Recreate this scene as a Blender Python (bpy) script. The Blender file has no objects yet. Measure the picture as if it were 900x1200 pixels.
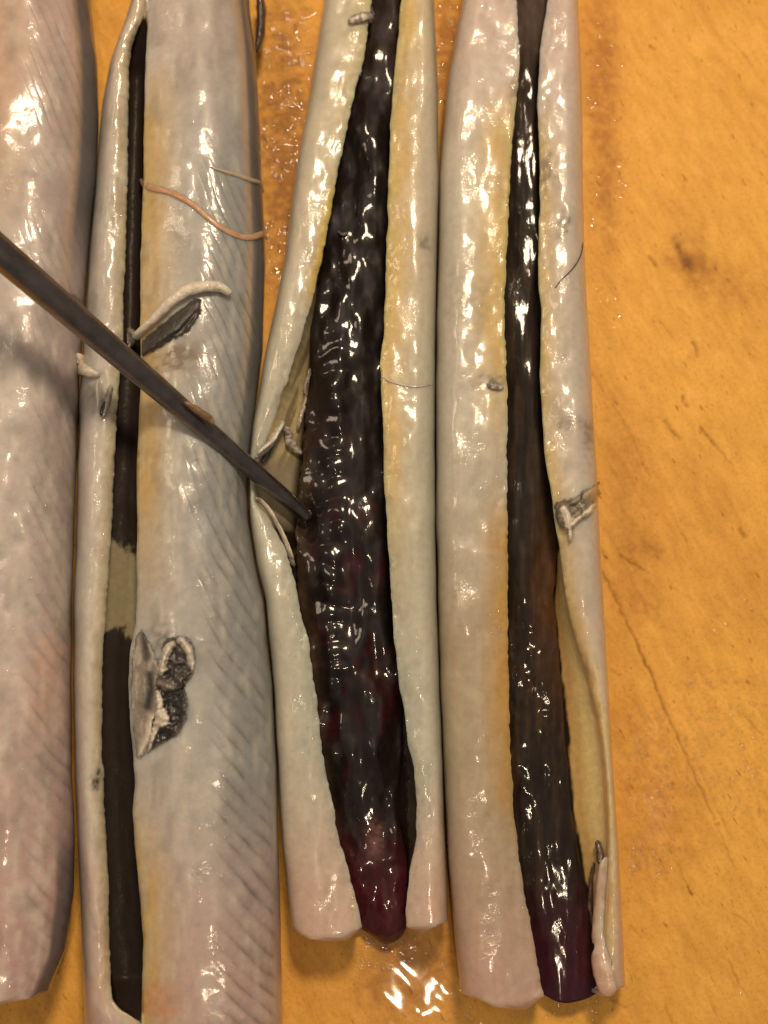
import bpy, math
import numpy as np
from mathutils import Vector
from mathutils.bvhtree import BVHTree

# ------------------------------------------------------------------ camera, world, lamps, exposure
sc = bpy.context.scene
col = sc.collection
PX = 0.00015                      # metres per photograph pixel on the board
DIST = 0.26                       # camera to board centre
TILT = math.radians(10)
T = 600 * PX / DIST               # tan of half the vertical field of view
CAM = np.array([0.0, -DIST * math.sin(TILT), DIST * math.cos(TILT)])
cam_d = bpy.data.cameras.new('camera')
cam = bpy.data.objects.new('camera', cam_d)
col.objects.link(cam)
cam.location = CAM
cam.rotation_euler = (TILT, 0, 0)
cam_d.sensor_fit = 'VERTICAL'
cam_d.sensor_height = 24
cam_d.lens = 12 / T
cam_d.clip_start = 0.01
cam_d.clip_end = 20
cam_d.dof.use_dof = True
cam_d.dof.focus_distance = 0.243
cam_d.dof.aperture_fstop = 10
sc.camera = cam

w = bpy.data.worlds.new('World')
sc.world = w
w.use_nodes = True
w.node_tree.nodes['Background'].inputs[0].default_value = (0.95, 0.88, 0.80, 1)
w.node_tree.nodes['Background'].inputs[1].default_value = 0.15

WARM = (1.0, 0.78, 0.54)


def lamp(name, loc, watts, size, color=WARM, target=(0, 0, 0)):
    d = bpy.data.lights.new(name, 'AREA')
    d.shape = 'DISK'
    d.size = size
    d.energy = watts
    d.color = color
    o = bpy.data.objects.new(name, d)
    col.objects.link(o)
    o.location = loc
    o.rotation_euler = (Vector(target) - Vector(loc)).to_track_quat('-Z', 'Y').to_euler()
    return o


lamp('worktop_lamp', (0.05, 0.215, 0.47), 1.5, 0.085)
lamp('ceiling_lamp', (-0.62, 0.34, 1.10), 1.7, 0.26)
lamp('ceiling_lamp', (0.035, -0.270, 1.20), 1.1, 0.030)
lamp('ceiling_lamp', (0.125, -0.315, 1.20), 0.8, 0.030)

sc.view_settings.view_transform = 'Standard'
sc.view_settings.look = 'None'
sc.view_settings.exposure = 0
sc.view_settings.gamma = 1
sc.render.engine = 'CYCLES'
sc.cycles.use_denoising = True
sc.cycles.max_bounces = 8
sc.cycles.transparent_max_bounces = 12

# ------------------------------------------------------------------ measuring helpers
ct, st = math.cos(TILT), math.sin(TILT)


def ray(px, py):
    """direction (world) of the line of sight through a photograph pixel"""
    a = (np.asarray(px, float) - 450) / 600 * T
    b = (600 - np.asarray(py, float)) / 600 * T
    return np.stack([a, b * ct + st, b * st - ct + 0 * a], -1)


def P(px, py, z):
    d = ray(px, py)
    t = (z - CAM[2]) / d[..., 2]
    return CAM + d * np.asarray(t)[..., None]


def depth(Y, Z):
    return (CAM[2] - Z) * ct + (Y - CAM[1]) * st


def X_at(px, Y, Z):
    return (np.asarray(px, float) - 450) / 600 * T * depth(Y, Z)


rng = np.random.default_rng(7)
LAT = rng.random((256, 256))


def vnoise(x, y):
    x = np.asarray(x, float); y = np.asarray(y, float)
    xi = np.floor(x).astype(int); yi = np.floor(y).astype(int)
    fx = x - xi; fy = y - yi
    fx = fx * fx * (3 - 2 * fx); fy = fy * fy * (3 - 2 * fy)
    a = LAT[xi & 255, yi & 255]; b = LAT[(xi + 1) & 255, yi & 255]
    c = LAT[xi & 255, (yi + 1) & 255]; d = LAT[(xi + 1) & 255, (yi + 1) & 255]
    return (a * (1 - fx) + b * fx) * (1 - fy) + (c * (1 - fx) + d * fx) * fy


def fbm(x, y, o=4):
    s = 0; a = .5; n = 0
    for k in range(o):
        s = s + a * vnoise(x * 2 ** k + 17.3 * k, y * 2 ** k + 5.1 * k); n += a; a *= .5
    return s / n


def sm(a, b, x):
    t = np.clip((x - a) / (b - a), 0, 1)
    return t * t * (3 - 2 * t)


def lin(r, g, b):
    c = np.array([r, g, b]) / 255.0
    return np.where(c <= 0.04045, c / 12.92, ((c + 0.055) / 1.055) ** 2.4)


def mixc(c, k, m):
    return c * (1 - m[..., None]) + np.asarray(k) * m[..., None]


# ------------------------------------------------------------------ mesh helpers
def mesh_obj(name, V, F, mat, parent=None, base=None, colors=None, smooth=True):
    V = np.asarray(V, float)
    if base is not None:
        V = V - np.asarray(base)
    me = bpy.data.meshes.new(name)
    me.from_pydata(V.tolist(), [], F if isinstance(F, list) else F.tolist())
    me.update()
    if colors is not None:
        at = me.color_attributes.new('pigment', 'FLOAT_COLOR', 'POINT')
        c4 = np.concatenate([np.clip(colors, 0, 1), np.ones((len(V), 1))], 1).astype(np.float32)
        at.data.foreach_set('color', c4.ravel())
    if smooth:
        me.polygons.foreach_set('use_smooth', [True] * len(me.polygons))
    me.materials.append(mat)
    o = bpy.data.objects.new(name, me)
    col.objects.link(o)
    if parent is not None:
        o.parent = parent
    elif base is not None:
        o.location = base
    return o


def tag(o, label, cat, group=None, kind=None):
    o['label'] = label
    if cat: o['category'] = cat
    if group: o['group'] = group
    if kind: o['kind'] = kind
    return o


def empty(name, loc):
    o = bpy.data.objects.new(name, None)
    o.empty_display_size = 0.01
    col.objects.link(o)
    o.location = loc
    return o


# ------------------------------------------------------------------ materials
def nodes(name):
    m = bpy.data.materials.new(name)
    m.use_nodes = True
    nt = m.node_tree
    return m, nt, nt.nodes['Principled BSDF']


def N(nt, t, **kw):
    n = nt.nodes.new(t)
    for k, v in kw.items():
        setattr(n, k, v)
    return n


def noise(nt, scale, detail=3, rough=.55, vec=None, dist=0):
    n = N(nt, 'ShaderNodeTexNoise')
    n.inputs['Scale'].default_value = scale
    n.inputs['Detail'].default_value = detail
    n.inputs['Roughness'].default_value = rough
    n.inputs['Distortion'].default_value = dist
    if vec: nt.links.new(vec, n.inputs['Vector'])
    return n


def ramp(nt, fac, a, b, ca=(0, 0, 0, 1), cb=(1, 1, 1, 1)):
    r = N(nt, 'ShaderNodeValToRGB')
    r.color_ramp.elements[0].position = a; r.color_ramp.elements[0].color = ca
    r.color_ramp.elements[1].position = b; r.color_ramp.elements[1].color = cb
    nt.links.new(fac, r.inputs[0])
    return r


def math_n(nt, op, a, b):
    m = N(nt, 'ShaderNodeMath', operation=op)
    for i, v in enumerate((a, b)):
        if isinstance(v, (int, float)): m.inputs[i].default_value = v
        else: nt.links.new(v, m.inputs[i])
    return m.outputs[0]


RIBS = dict()


def wet_material(name, color=None, ribs=None, film=0, coat_ior=1.45, rough=.38, coat=.9, coat_rough=.1, sss=.25, micro=.35, mid=.5, vary=.16, sx=1, sy=1, fine=1.0,
                 spec=.5, mid_scale=420):
    """pigment from the mesh, soft flesh underneath, a wet film with small beads on top"""
    m, nt, b = nodes(name)
    L = nt.links.new
    tc = N(nt, 'ShaderNodeTexCoord')
    mp = N(nt, 'ShaderNodeMapping')
    mp.inputs['Scale'].default_value = (sx, sy, 1)
    L(tc.outputs['Object'], mp.inputs[0])
    v = mp.outputs[0]
    if color is None:
        at = N(nt, 'ShaderNodeVertexColor', layer_name='pigment'); cs = at.outputs[0]
    else:
        at = N(nt, 'ShaderNodeRGB'); at.outputs[0].default_value = (*color, 1); cs = at.outputs[0]
    n1 = noise(nt, 900, 5, .65, v)
    r1 = ramp(nt, n1.outputs[0], .3, .7, (1 - vary,) * 3 + (1,), (1 + vary * .6,) * 3 + (1,))
    mx = N(nt, 'ShaderNodeMix', data_type='RGBA', blend_type='MULTIPLY')
    mx.inputs[0].default_value = 1
    L(cs, mx.inputs[6]); L(r1.outputs[0], mx.inputs[7])
    rib_h = None
    if ribs:
        # the muscle segments under the skin: slanting ribs, only where the mesh carries the 'ribs' weight
        dn = noise(nt, 60, 2, .5, tc.outputs['Object'])
        pa = N(nt, 'ShaderNodeAttribute', attribute_name='rib_phase')
        ph = math_n(nt, 'ADD', pa.outputs['Fac'], math_n(nt, 'MULTIPLY', dn.outputs[0], 1.3))
        fr_ = N(nt, 'ShaderNodeMath', operation='FRACT'); L(ph, fr_.inputs[0])
        wa = N(nt, 'ShaderNodeAttribute', attribute_name='ribs')
        rr = N(nt, 'ShaderNodeValToRGB')
        e = rr.color_ramp.elements
        e[0].position = 0; e[0].color = (.2, .2, .2, 1); e[1].position = 1; e[1].color = (.2, .2, .2, 1)
        for pos, val in ((.10, 0.0), (.26, .75), (.5, 1.0), (.86, .6)):
            k_ = e.new(pos); k_.color = (val, val, val, 1)
        L(fr_.outputs[0], rr.inputs[0])
        pn = noise(nt, 260, 3, .6, v)
        wgt = math_n(nt, 'MULTIPLY', wa.outputs['Fac'], ramp(nt, pn.outputs[0], .3, .62).outputs[0])
        rib_h = math_n(nt, 'MULTIPLY', rr.outputs[0], wgt)
        drk = N(nt, 'ShaderNodeMix', data_type='RGBA', blend_type='MIX')
        L(rr.outputs[0], drk.inputs[0])
        drk.inputs[6].default_value = (.55, .54, .54, 1); drk.inputs[7].default_value = (1.12, 1.11, 1.10, 1)
        m2 = N(nt, 'ShaderNodeMix', data_type='RGBA', blend_type='MULTIPLY')
        L(wgt, m2.inputs[0]); L(mx.outputs[2], m2.inputs[6]); L(drk.outputs[2], m2.inputs[7])
        mx = m2
    L(mx.outputs[2], b.inputs['Base Color'])
    b.inputs['Roughness'].default_value = rough
    b.inputs['Specular IOR Level'].default_value = spec
    b.inputs['Subsurface Weight'].default_value = sss
    b.inputs['Subsurface Radius'].default_value = (1, .55, .35)
    b.inputs['Subsurface Scale'].default_value = .004
    b.inputs['Coat Weight'].default_value = coat
    b.inputs['Coat Roughness'].default_value = coat_rough
    b.inputs['Coat IOR'].default_value = coat_ior
    # broad softness in the flesh
    nm = noise(nt, mid_scale, 4, .6, v)
    bm1 = N(nt, 'ShaderNodeBump'); bm1.inputs['Strength'].default_value = mid; bm1.inputs['Distance'].default_value = .0006
    L(nm.outputs[0], bm1.inputs['Height'])
    if rib_h is not None:
        b0 = N(nt, 'ShaderNodeBump'); b0.inputs['Strength'].default_value = .5; b0.inputs['Distance'].default_value = .0004
        L(rib_h, b0.inputs['Height']); L(b0.outputs[0], bm1.inputs['Normal'])
    # the beads of the wet film, in clusters
    nf = noise(nt, 2300 * fine, 2, .5, v)
    cl = noise(nt, 170, 3, .6, v)
    rc = ramp(nt, cl.outputs[0], .52, .70)
    if film:
        h = math_n(nt, 'MULTIPLY', nf.outputs[0], math_n(nt, 'ADD', math_n(nt, 'MULTIPLY', rc.outputs[0], .95), .08))
    else:
        pk = ramp(nt, nf.outputs[0], .5, .75)
        h = math_n(nt, 'MULTIPLY', pk.outputs[0], math_n(nt, 'ADD', rc.outputs[0], .15))
    bm2 = N(nt, 'ShaderNodeBump'); bm2.inputs['Strength'].default_value = micro; bm2.inputs['Distance'].default_value = film or .00022
    L(h, bm2.inputs['Height']); L(bm1.outputs[0], bm2.inputs['Normal'])
    L(bm2.outputs[0], b.inputs['Coat Normal'])
    L(bm1.outputs[0], b.inputs['Normal'])
    return m


SKIN = dict(rough=.4, coat=.6, coat_rough=.1, micro=1.0, mid=.06, vary=.1, sss=1.0, fine=1.0, spec=.5, film=.00013)
M_skin = wet_material('fish_skin', coat_ior=1.5, **SKIN)
M_ribbed = wet_material('ribbed_fish_skin', ribs=True, coat_ior=1.5, **SKIN)
M_lining = wet_material('belly_lining', rough=.6, coat=.1, coat_rough=.25, micro=.3, mid=.2, vary=.15, sss=.05, spec=.15)
M_guts = wet_material('innards', rough=.45, coat=.8, coat_rough=.085, sss=.0, micro=.14, mid=.08, vary=.4, fine=.4, sy=.7, spec=.15, mid_scale=350)
M_line = wet_material('cavity_innards', rough=.5, coat=.8, coat_rough=.09, sss=.0, micro=.14, mid=.05, vary=.35, fine=.5, sy=.5, spec=.1)
M_fin = wet_material('fin_tissue', rough=.38, coat=1.0, coat_rough=.07, sss=.1, micro=.7, mid=.4, vary=.25, fine=1.2, mid_scale=1100)
M_strand = wet_material('pink_strand', rough=.35, coat=.8, coat_rough=.12, sss=.5, micro=.3, mid=.3, vary=.15)
M_clot = wet_material('amber_residue', rough=.3, coat=1, coat_rough=.1, sss=.5, micro=.3, mid=.5, vary=.2)

m, nt, b = nodes('skewer_metal')
tc = N(nt, 'ShaderNodeTexCoord')
n1 = noise(nt, 300, 4, .6, tc.outputs['Object'])
r = ramp(nt, n1.outputs[0], .3, .75, (*lin(108, 100, 96), 1), (*lin(142, 132, 127), 1))
nt.links.new(r.outputs[0], b.inputs['Base Color'])
b.inputs['Metallic'].default_value = .9
b.inputs['Roughness'].default_value = .25
n2 = noise(nt, 1500, 3, .6, tc.outputs['Object'])
bp = N(nt, 'ShaderNodeBump'); bp.inputs['Strength'].default_value = .12; bp.inputs['Distance'].default_value = .0003
nt.links.new(n2.outputs[0], bp.inputs['Height']); nt.links.new(bp.outputs[0], b.inputs['Normal'])
M_skewer = m

m = bpy.data.materials.new('water')
m.use_nodes = True
nt = m.node_tree
nt.nodes.clear()
out = N(nt, 'ShaderNodeOutputMaterial'); mixs = N(nt, 'ShaderNodeMixShader')
tr = N(nt, 'ShaderNodeBsdfTransparent'); gl = N(nt, 'ShaderNodeBsdfGlossy'); lw = N(nt, 'ShaderNodeLayerWeight')
lw.inputs[0].default_value = .5
gl.inputs['Roughness'].default_value = .06
tr.inputs[0].default_value = (.99, .985, .98, 1)
sch = math_n(nt, 'ADD', math_n(nt, 'MULTIPLY', math_n(nt, 'POWER', lw.outputs['Facing'], 5.0), .9), .05)
nt.links.new(sch, mixs.inputs[0]); nt.links.new(tr.outputs[0], mixs.inputs[1]); nt.links.new(gl.outputs[0], mixs.inputs[2])
nt.links.new(mixs.outputs[0], out.inputs[0])
M_water = m

# wood
m, nt, b = nodes('board_wood')
L = nt.links.new
tc = N(nt, 'ShaderNodeTexCoord')
rot = N(nt, 'ShaderNodeMapping'); rot.inputs['Rotation'].default_value = (0, 0, math.radians(-28)); L(tc.outputs['Object'], rot.inputs[0])
str_ = N(nt, 'ShaderNodeMapping'); str_.inputs['Scale'].default_value = (1, .3, 1); L(rot.outputs[0], str_.inputs[0])
at = N(nt, 'ShaderNodeVertexColor', layer_name='pigment')
g1 = noise(nt, 620, 5, .65, str_.outputs[0], .3)
g2 = noise(nt, 110, 4, .65, tc.outputs['Object'], .3)
g3 = noise(nt, 1500, 3, .7, tc.outputs['Object'])
r1 = ramp(nt, g1.outputs[0], .33, .68, (.86, .82, .73, 1), (1.05, 1.05, 1.06, 1))
r2 = ramp(nt, g2.outputs[0], .3, .7, (.92, .90, .85, 1), (1.04, 1.04, 1.04, 1))
r3 = ramp(nt, g3.outputs[0], .3, .5, (.86, .82, .72, 1), (1, 1, 1, 1))
cur = at.outputs[0]
for rr in (r1, r2, r3):
    mx = N(nt, 'ShaderNodeMix', data_type='RGBA', blend_type='MULTIPLY'); mx.inputs[0].default_value = 1
    L(cur, mx.inputs[6]); L(rr.outputs[0], mx.inputs[7]); cur = mx.outputs[2]
# short worn pores
po = N(nt, 'ShaderNodeMapping'); po.inputs['Scale'].default_value = (1, .3, 1); L(rot.outputs[0], po.inputs[0])
g4 = noise(nt, 1100, 2, .5, po.outputs[0])
r4 = ramp(nt, g4.outputs[0], .27, .34, (.62, .5, .36, 1), (1, 1, 1, 1))
mx = N(nt, 'ShaderNodeMix', data_type='RGBA', blend_type='MULTIPLY'); mx.inputs[0].default_value = .85
L(cur, mx.inputs[6]); L(r4.outputs[0], mx.inputs[7]); cur = mx.outputs[2]
L(cur, b.inputs['Base Color'])
b.inputs['Roughness'].default_value = .55
b.inputs['Specular IOR Level'].default_value = .25
hb = math_n(nt, 'ADD', g1.outputs[0], math_n(nt, 'MULTIPLY', g3.outputs[0], .5))
bp = N(nt, 'ShaderNodeBump'); bp.inputs['Strength'].default_value = .55; bp.inputs['Distance'].default_value = .0004
L(hb, bp.inputs['Height']); L(bp.outputs[0], b.inputs['Normal'])
M_wood = m

# ------------------------------------------------------------------ the board
CUTS = [  # knife cuts and grooves seen on the wood: x0 y0 x1 y1 half width depth(mm)
    (706, 670, 745, 750, 1.6, .22), (745, 750, 772, 812, 1.6, .25), (772, 812, 792, 858, 1.5, .22), (792, 858, 813, 905, 1.4, .2),
    (813, 905, 838, 960, 1.4, .16), (838, 960, 862, 1020, 1.2, .12),
    (728, 650, 760, 673, 1.6, .2), (692, 436, 735, 500, 1.3, .12), (735, 500, 762, 560, 1.2, .1), (778, 492, 798, 516, 1.8, .22),
    (820, 500, 838, 522, 2.0, .25), (838, 522, 860, 548, 1.5, .16), (799, 464, 805, 478, 2.2, .25), (813, 400, 818, 418, 2.2, .22),
    (760, 300, 770, 312, 2.0, .2), (866, 620, 876, 630, 2.2, .25), (722, 640, 760, 720, 1.0, .08), (800, 625, 806, 635, 1.4, .12),
    (855, 1125, 866, 1153, 1.4, .18), (866, 1153, 878, 1170, 1.2, .14), (805, 1038, 812, 1050, 1.8, .2), (782, 990, 812, 1050, 1.0, .1),
    (820, 900, 858, 985, 1.2, .12), (780, 1180, 788, 1200, 1.4, .15), (835, 1180, 845, 1200, 1.4, .15), (762, 53, 768, 58, 2.0, .2),
    (740, 45, 752, 62, 1.4, .1), (870, 62, 882, 78, 1.5, .12), (760, 640, 775, 650, 1.2, .1), (716, 784, 728, 792, 1.6, .15),
    (700, 640, 712, 655, 1.4, .15), (790, 610, 812, 650, 1.0, .08), (868, 835, 895, 862, 1.3, .12), (738, 1085, 752, 1100, 1.2, .12),
    (860, 1070, 885, 1090, 1.2, .12), (715, 1170, 735, 1182, 1.3, .14), (795, 360, 812, 374, 1.2, .1), (780, 385, 800, 410, 1.2, .1),
]
FINE0 = X_at(668, 0, 0); FINE1 = X_at(925, 0, 0)
ys_f = np.arange(P(450, 1290, 0)[1], P(450, -90, 0)[1], 0.00023)
xs_f = np.arange(FINE0, FINE1 + .004, 0.00023)
xs = np.concatenate([[-.34, -.2, -.12], np.arange(-.095, FINE0 - .0004, .0008), xs_f, [.12, .2, .34]])
ys = np.concatenate([[-.34, -.22], ys_f, [.24, .34]])
GX, GY = np.meshgrid(xs, ys)
gz = np.zeros_like(GX)
wood = np.zeros(GX.shape + (3,)) + lin(252, 192, 92)
# patches of the timber itself
n_big = fbm(GX * 35 + 3, GY * 35 + 8, 3)
wood = mixc(wood, lin(216, 150, 64), sm(.45, .75, n_big) * .3)
n_str = fbm((GX * .88 + GY * .47) * 260, (GY * .88 - GX * .47) * 45, 4)
wood = mixc(wood, lin(200, 134, 54), sm(.5, .8, n_str) * .18)


def stain_or_shade(px, py, rx, ry, color, amt, rot=0.0):
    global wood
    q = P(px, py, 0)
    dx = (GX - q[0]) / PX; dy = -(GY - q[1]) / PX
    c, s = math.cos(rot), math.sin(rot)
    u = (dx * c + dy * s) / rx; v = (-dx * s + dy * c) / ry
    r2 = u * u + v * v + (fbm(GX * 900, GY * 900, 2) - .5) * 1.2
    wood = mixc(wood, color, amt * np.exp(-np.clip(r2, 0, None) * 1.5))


stain_or_shade(335, 160, 50, 240, lin(150, 96, 52), .75)  # wet wood, with the shade between the fish painted in
stain_or_shade(525, 60, 26, 120, lin(150, 96, 52), .7)  # damp gap at the top, also carrying painted shade from both fish
stain_or_shade(708, 130, 26, 210, lin(196, 128, 60), .7)  # wet strip beside the last fish, its soft shadow mixed into the colour
stain_or_shade(480, 1140, 80, 60, lin(170, 116, 66), .6)
stain_or_shade(770, 930, 60, 110, lin(206, 138, 64), .5)
stain_or_shade(806, 303, 34, 22, lin(150, 92, 36), .55, .5)
stain_or_shade(806, 308, 8, 9, lin(110, 68, 30), .7)
stain_or_shade(795, 288, 5, 18, lin(100, 62, 28), .5, -.35)
stain_or_shade(840, 330, 70, 30, lin(186, 118, 44), .45, .3)
stain_or_shade(752, 640, 40, 16, lin(160, 100, 44), .4, .4)
stain_or_shade(742, 690, 40, 60, lin(184, 118, 50), .4)
stain_or_shade(735, 540, 35, 90, lin(190, 126, 56), .4)
for (x0, y0, x1, y1, hw, dp) in CUTS:
    a = P(x0, y0, 0)[:2]; c = P(x1, y1, 0)[:2]
    d = c - a; ln = np.hypot(*d); d = d / ln
    lo = np.minimum(a, c) - .002; hi = np.maximum(a, c) + .002
    ix = np.where((xs > lo[0]) & (xs < hi[0]))[0]; iy = np.where((ys > lo[1]) & (ys < hi[1]))[0]
    if not len(ix) or not len(iy): continue
    sl = np.s_[iy[0]:iy[-1] + 1, ix[0]:ix[-1] + 1]
    gx = GX[sl] - a[0]; gy = GY[sl] - a[1]
    t = gx * d[0] + gy * d[1]
    wob = (vnoise(t * 900 + x0, t * 0 + y0) - .5) * .0004
    s = np.abs(-gx * d[1] + gy * d[0] + wob)
    inside = sm(-.0004, .0003, t) * sm(-.0004, .0003, ln - t) * (.55 + .6 * vnoise(t * 1500, t * 0 + y1))
    k = np.exp(-(s / (hw * PX * 1.0)) ** 2) * inside
    gz[sl] -= k * dp * .001
    wood[sl] = mixc(wood[sl], lin(120, 70, 28), np.clip(k * dp * 2.6, 0, .6))
ny, nx = GX.shape
idx = np.arange(nx * ny).reshape(ny, nx)
quads = np.stack([idx[:-1, :-1], idx[:-1, 1:], idx[1:, 1:], idx[1:, :-1]], -1).reshape(-1, 4)
Vb = np.stack([GX, GY, gz], -1).reshape(-1, 3)
Cb = wood.reshape(-1, 3)
# sides and underside of the board
n0 = len(Vb)
per = np.concatenate([idx[0, :], idx[1:, -1], idx[-1, -2::-1], idx[-2:0:-1, 0]])
low = Vb[per].copy(); low[:, 2] = -.025
Vb = np.concatenate([Vb, low]); Cb = np.concatenate([Cb, Cb[per]])
k = np.arange(len(per)); k2 = np.roll(k, -1)
side = np.stack([per[k], n0 + k, n0 + k2, per[k2]], -1)
faces = quads.tolist() + side.tolist() + [[int(i) for i in (n0 + k)[::-1]]]
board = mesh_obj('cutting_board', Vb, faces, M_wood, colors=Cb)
board['kind'] = 'structure'
board['label'] = 'worn orange wooden cutting board under the fish, scored with knife cuts'

# ------------------------------------------------------------------ the fish
STEP = 3.0
BVH = []


def curve(pts, rows, smooth=5):
    p = np.array(pts, float)
    v = np.interp(rows, p[:, 0], p[:, 1])
    if smooth:
        k = np.exp(-np.linspace(-2, 2, 2 * smooth + 1) ** 2); k /= k.sum()
        v = np.convolve(np.pad(v, smooth, mode='edge'), k, 'valid')
    return v


def build_fish(name, spec, paint, label):
    y0, y1 = spec['y']
    rows = np.arange(y0, y1 + .1, STEP)
    n = len(rows)
    g = {}
    for key in ('L', 'sL', 'sR', 'R', 'dL', 'dR', 'zL', 'zR', 'lL', 'lR', 'zf', 'zm'):
        val = spec[key]
        g[key] = np.full(n, float(val)) if isinstance(val, (int, float)) else curve(val, rows, spec.get('smooth', 3))
    seed = spec.get('seed', 0)
    wob = spec.get('wob', 1.6)
    g['sL'] = g['sL'] + (fbm(rows / 22 + seed, rows * 0 + 3.3, 3) - .5) * 2 * wob + (vnoise(rows / 4.5 + seed * 7, rows * 0 + 1.1) - .5) * 1.6
    g['sR'] = g['sR'] + (fbm(rows / 22 + seed, rows * 0 + 9.3, 3) - .5) * 2 * wob
    g['L'] = g['L'] + (fbm(rows / 50 + seed, rows * 0 + 13.3, 2) - .5) * 2.0
    g['R'] = g['R'] + (fbm(rows / 50 + seed, rows * 0 + 19.3, 2) - .5) * 2.0
    afL, afR = spec.get('apex', (.55, .55))
    sq = spec.get('square', .92)
    VP, VZ, IN = [], [], []
    for i in range(n):
        q = {k: g[k][i] for k in g}
        def half(E, S, zt, zl, zm, af):
            xa = S + (E - S) * af
            s = np.linspace(0, 1, 16)[:-1]
            a = np.stack([S + (xa - S) * s, zt - (zt - zl) * (1 - s) ** 2.4], -1)
            th = np.linspace(0, math.pi / 2, 20)[:-1]
            bq = np.stack([xa + (E - xa) * np.sin(th) ** sq, zm + (zt - zm) * np.cos(th) ** sq], -1)
            th = np.linspace(0, math.pi / 2, 10)
            inn = np.sign(S - E) * min(30, 0.5 * abs(S - E) + 14)
            c = np.stack([E + inn * (1 - np.cos(th)), zm * (1 - np.sin(th)) + .02], -1)
            return np.concatenate([a, bq, c])
        le = half(q['L'], q['sL'], q['zL'], q['lL'], q['zm'], afL)
        ri = half(q['R'], q['sR'], q['zR'], q['lR'], q['zm'], afR)
        f = np.linspace(0, 1, 8)[1:-1, None]
        bot = le[-1] * (1 - f) + ri[-1] * f
        outer = np.concatenate([le, bot, ri[::-1]])
        No = len(outer)
        zf = min(q['zf'], q['lL'] - .2, q['lR'] - .2)
        def wall(S, D, zl):
            s = np.linspace(0, 1, 14)
            dirn = np.sign(D - S)
            x = S + (D - S) * s ** 1.1
            z = zl + (zf - zl) * s ** .8
            return np.stack([x, z], -1)
        wl = wall(q['sL'], q['dL'], q['lL']); wr = wall(q['sR'], q['dR'], q['lR'])
        f = np.linspace(0, 1, 12)[1:-1, None]
        fl = wl[-1] * (1 - f) + wr[-1] * f
        fl[:, 1] -= .8 * np.sin(f[:, 0] * math.pi) * min(1, max(0, (q['lL'] - zf) / 4))
        poly = np.concatenate([wl, fl, wr[::-1]])
        seg = np.hypot(np.diff(poly[:, 0]), np.diff(poly[:, 1]) * 6.5)
        cs = np.concatenate([[0], np.cumsum(seg)])
        tt = np.linspace(0, cs[-1], No)
        inner = np.stack([np.interp(tt, cs, poly[:, 0]), np.interp(tt, cs, poly[:, 1])], -1)
        inner[0] = outer[0]; inner[-1] = outer[-1]
        VP.append(np.stack([np.concatenate([outer[:, 0], inner[1:-1, 0][::-1]]), np.concatenate([outer[:, 1], inner[1:-1, 1][::-1]])], -1))
    A = np.array(VP)                                   # n x M x (px, z mm)
    M = A.shape[1]
    No = len(outer)
    pxs, zs = A[..., 0], A[..., 1]
    pys = np.repeat(rows[:, None], M, 1)
    is_out = np.zeros((n, M), bool); is_out[:, :No] = True
    # uneven flesh
    bumpy = (fbm(pxs / 34 + seed * 3, pys / 60, 3) - .5) * spec.get('bump', 1.0) + (fbm(pxs / 9 + seed, pys / 14, 2) - .5) * .13
    top = sm(2, 8, zs) * np.where(is_out, 1, .4)
    lipd = np.minimum(np.abs(pxs - g['sL'][:, None]), np.abs(pxs - g['sR'][:, None]))
    bumpy = bumpy + (fbm(pxs / 5 + seed, pys / 8, 2) - .5) * .4 * np.exp(-(lipd / 12) ** 2) * is_out
    zs = zs + bumpy * top
    zs = zs + spec['relief'](pxs, pys, g, rows) * top * is_out if 'relief' in spec else zs
    Y = P(np.full(n, 450.), rows, .014)[:, 1]
    Yv = np.repeat(Y[:, None], M, 1)
    # cut ends are not ruler-straight
    endw = np.exp(-(rows - y0) / 10)[:, None] - np.exp(-(y1 - rows) / 10)[:, None]
    Yv = Yv + endw * spec.get('ragged', 1.4) * (fbm(pxs / 18 + 4 + seed, zs / 4, 3) - .5) * 8 * PX
    if 'endshape' in spec:
        Yv = Yv - np.exp(-(y1 - rows) / 45)[:, None] * spec['endshape'](pxs) * PX
    Zv = np.maximum(zs, .02) * .001
    Xv = X_at(pxs, Yv, Zv)
    V = np.stack([Xv, Yv, Zv], -1).reshape(-1, 3)
    C = paint(pxs, pys, zs, is_out, {k: g[k][:, None] for k in g})
    C = C * np.where(is_out, .90, 1.0)[..., None] * np.array([1.0, .985, .915])
    idx = np.arange(n * M).reshape(n, M)
    nxt = np.roll(idx, -1, 1)
    F = np.stack([idx[:-1], nxt[:-1], nxt[1:], idx[1:]], -1).reshape(-1, 4).tolist()
    # rounded cut ends: strips between outside and cavity
    V = V.tolist(); C = C.reshape(-1, 3).tolist()
    for r_, flip in ((0, True), (n - 1, False)):
        base = idx[r_]
        inn = np.concatenate([[base[0]], base[No:][::-1], [base[No - 1]]])
        o_ = base[:No]
        yy = (1 if r_ == 0 else -1)
        mids = []
        for j in range(No):
            pa = np.array(V[o_[j]]); pb = np.array(V[inn[j]])
            q = (pa + pb) / 2; thick = np.linalg.norm(pa - pb)
            q[1] += yy * min(.0016, thick * .22)
            mids.append(len(V)); V.append(q.tolist()); C.append((lin(214, 190, 172) * .85).tolist())
        for j in range(No - 1):
            qa = [int(o_[j]), int(o_[j + 1]), mids[j + 1], mids[j]]
            qb = [mids[j], mids[j + 1], int(inn[j + 1]), int(inn[j])]
            for qd in (qa, qb):
                F.append(qd if not flip else qd[::-1])
    base = P((g['L'].mean() + g['R'].mean()) / 2, (y0 + y1) / 2, 0)
    root = empty(name, base)
    body = mesh_obj('body', V, F, M_ribbed if 'ribs' in spec else M_skin, root, base, np.array(C))
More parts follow.
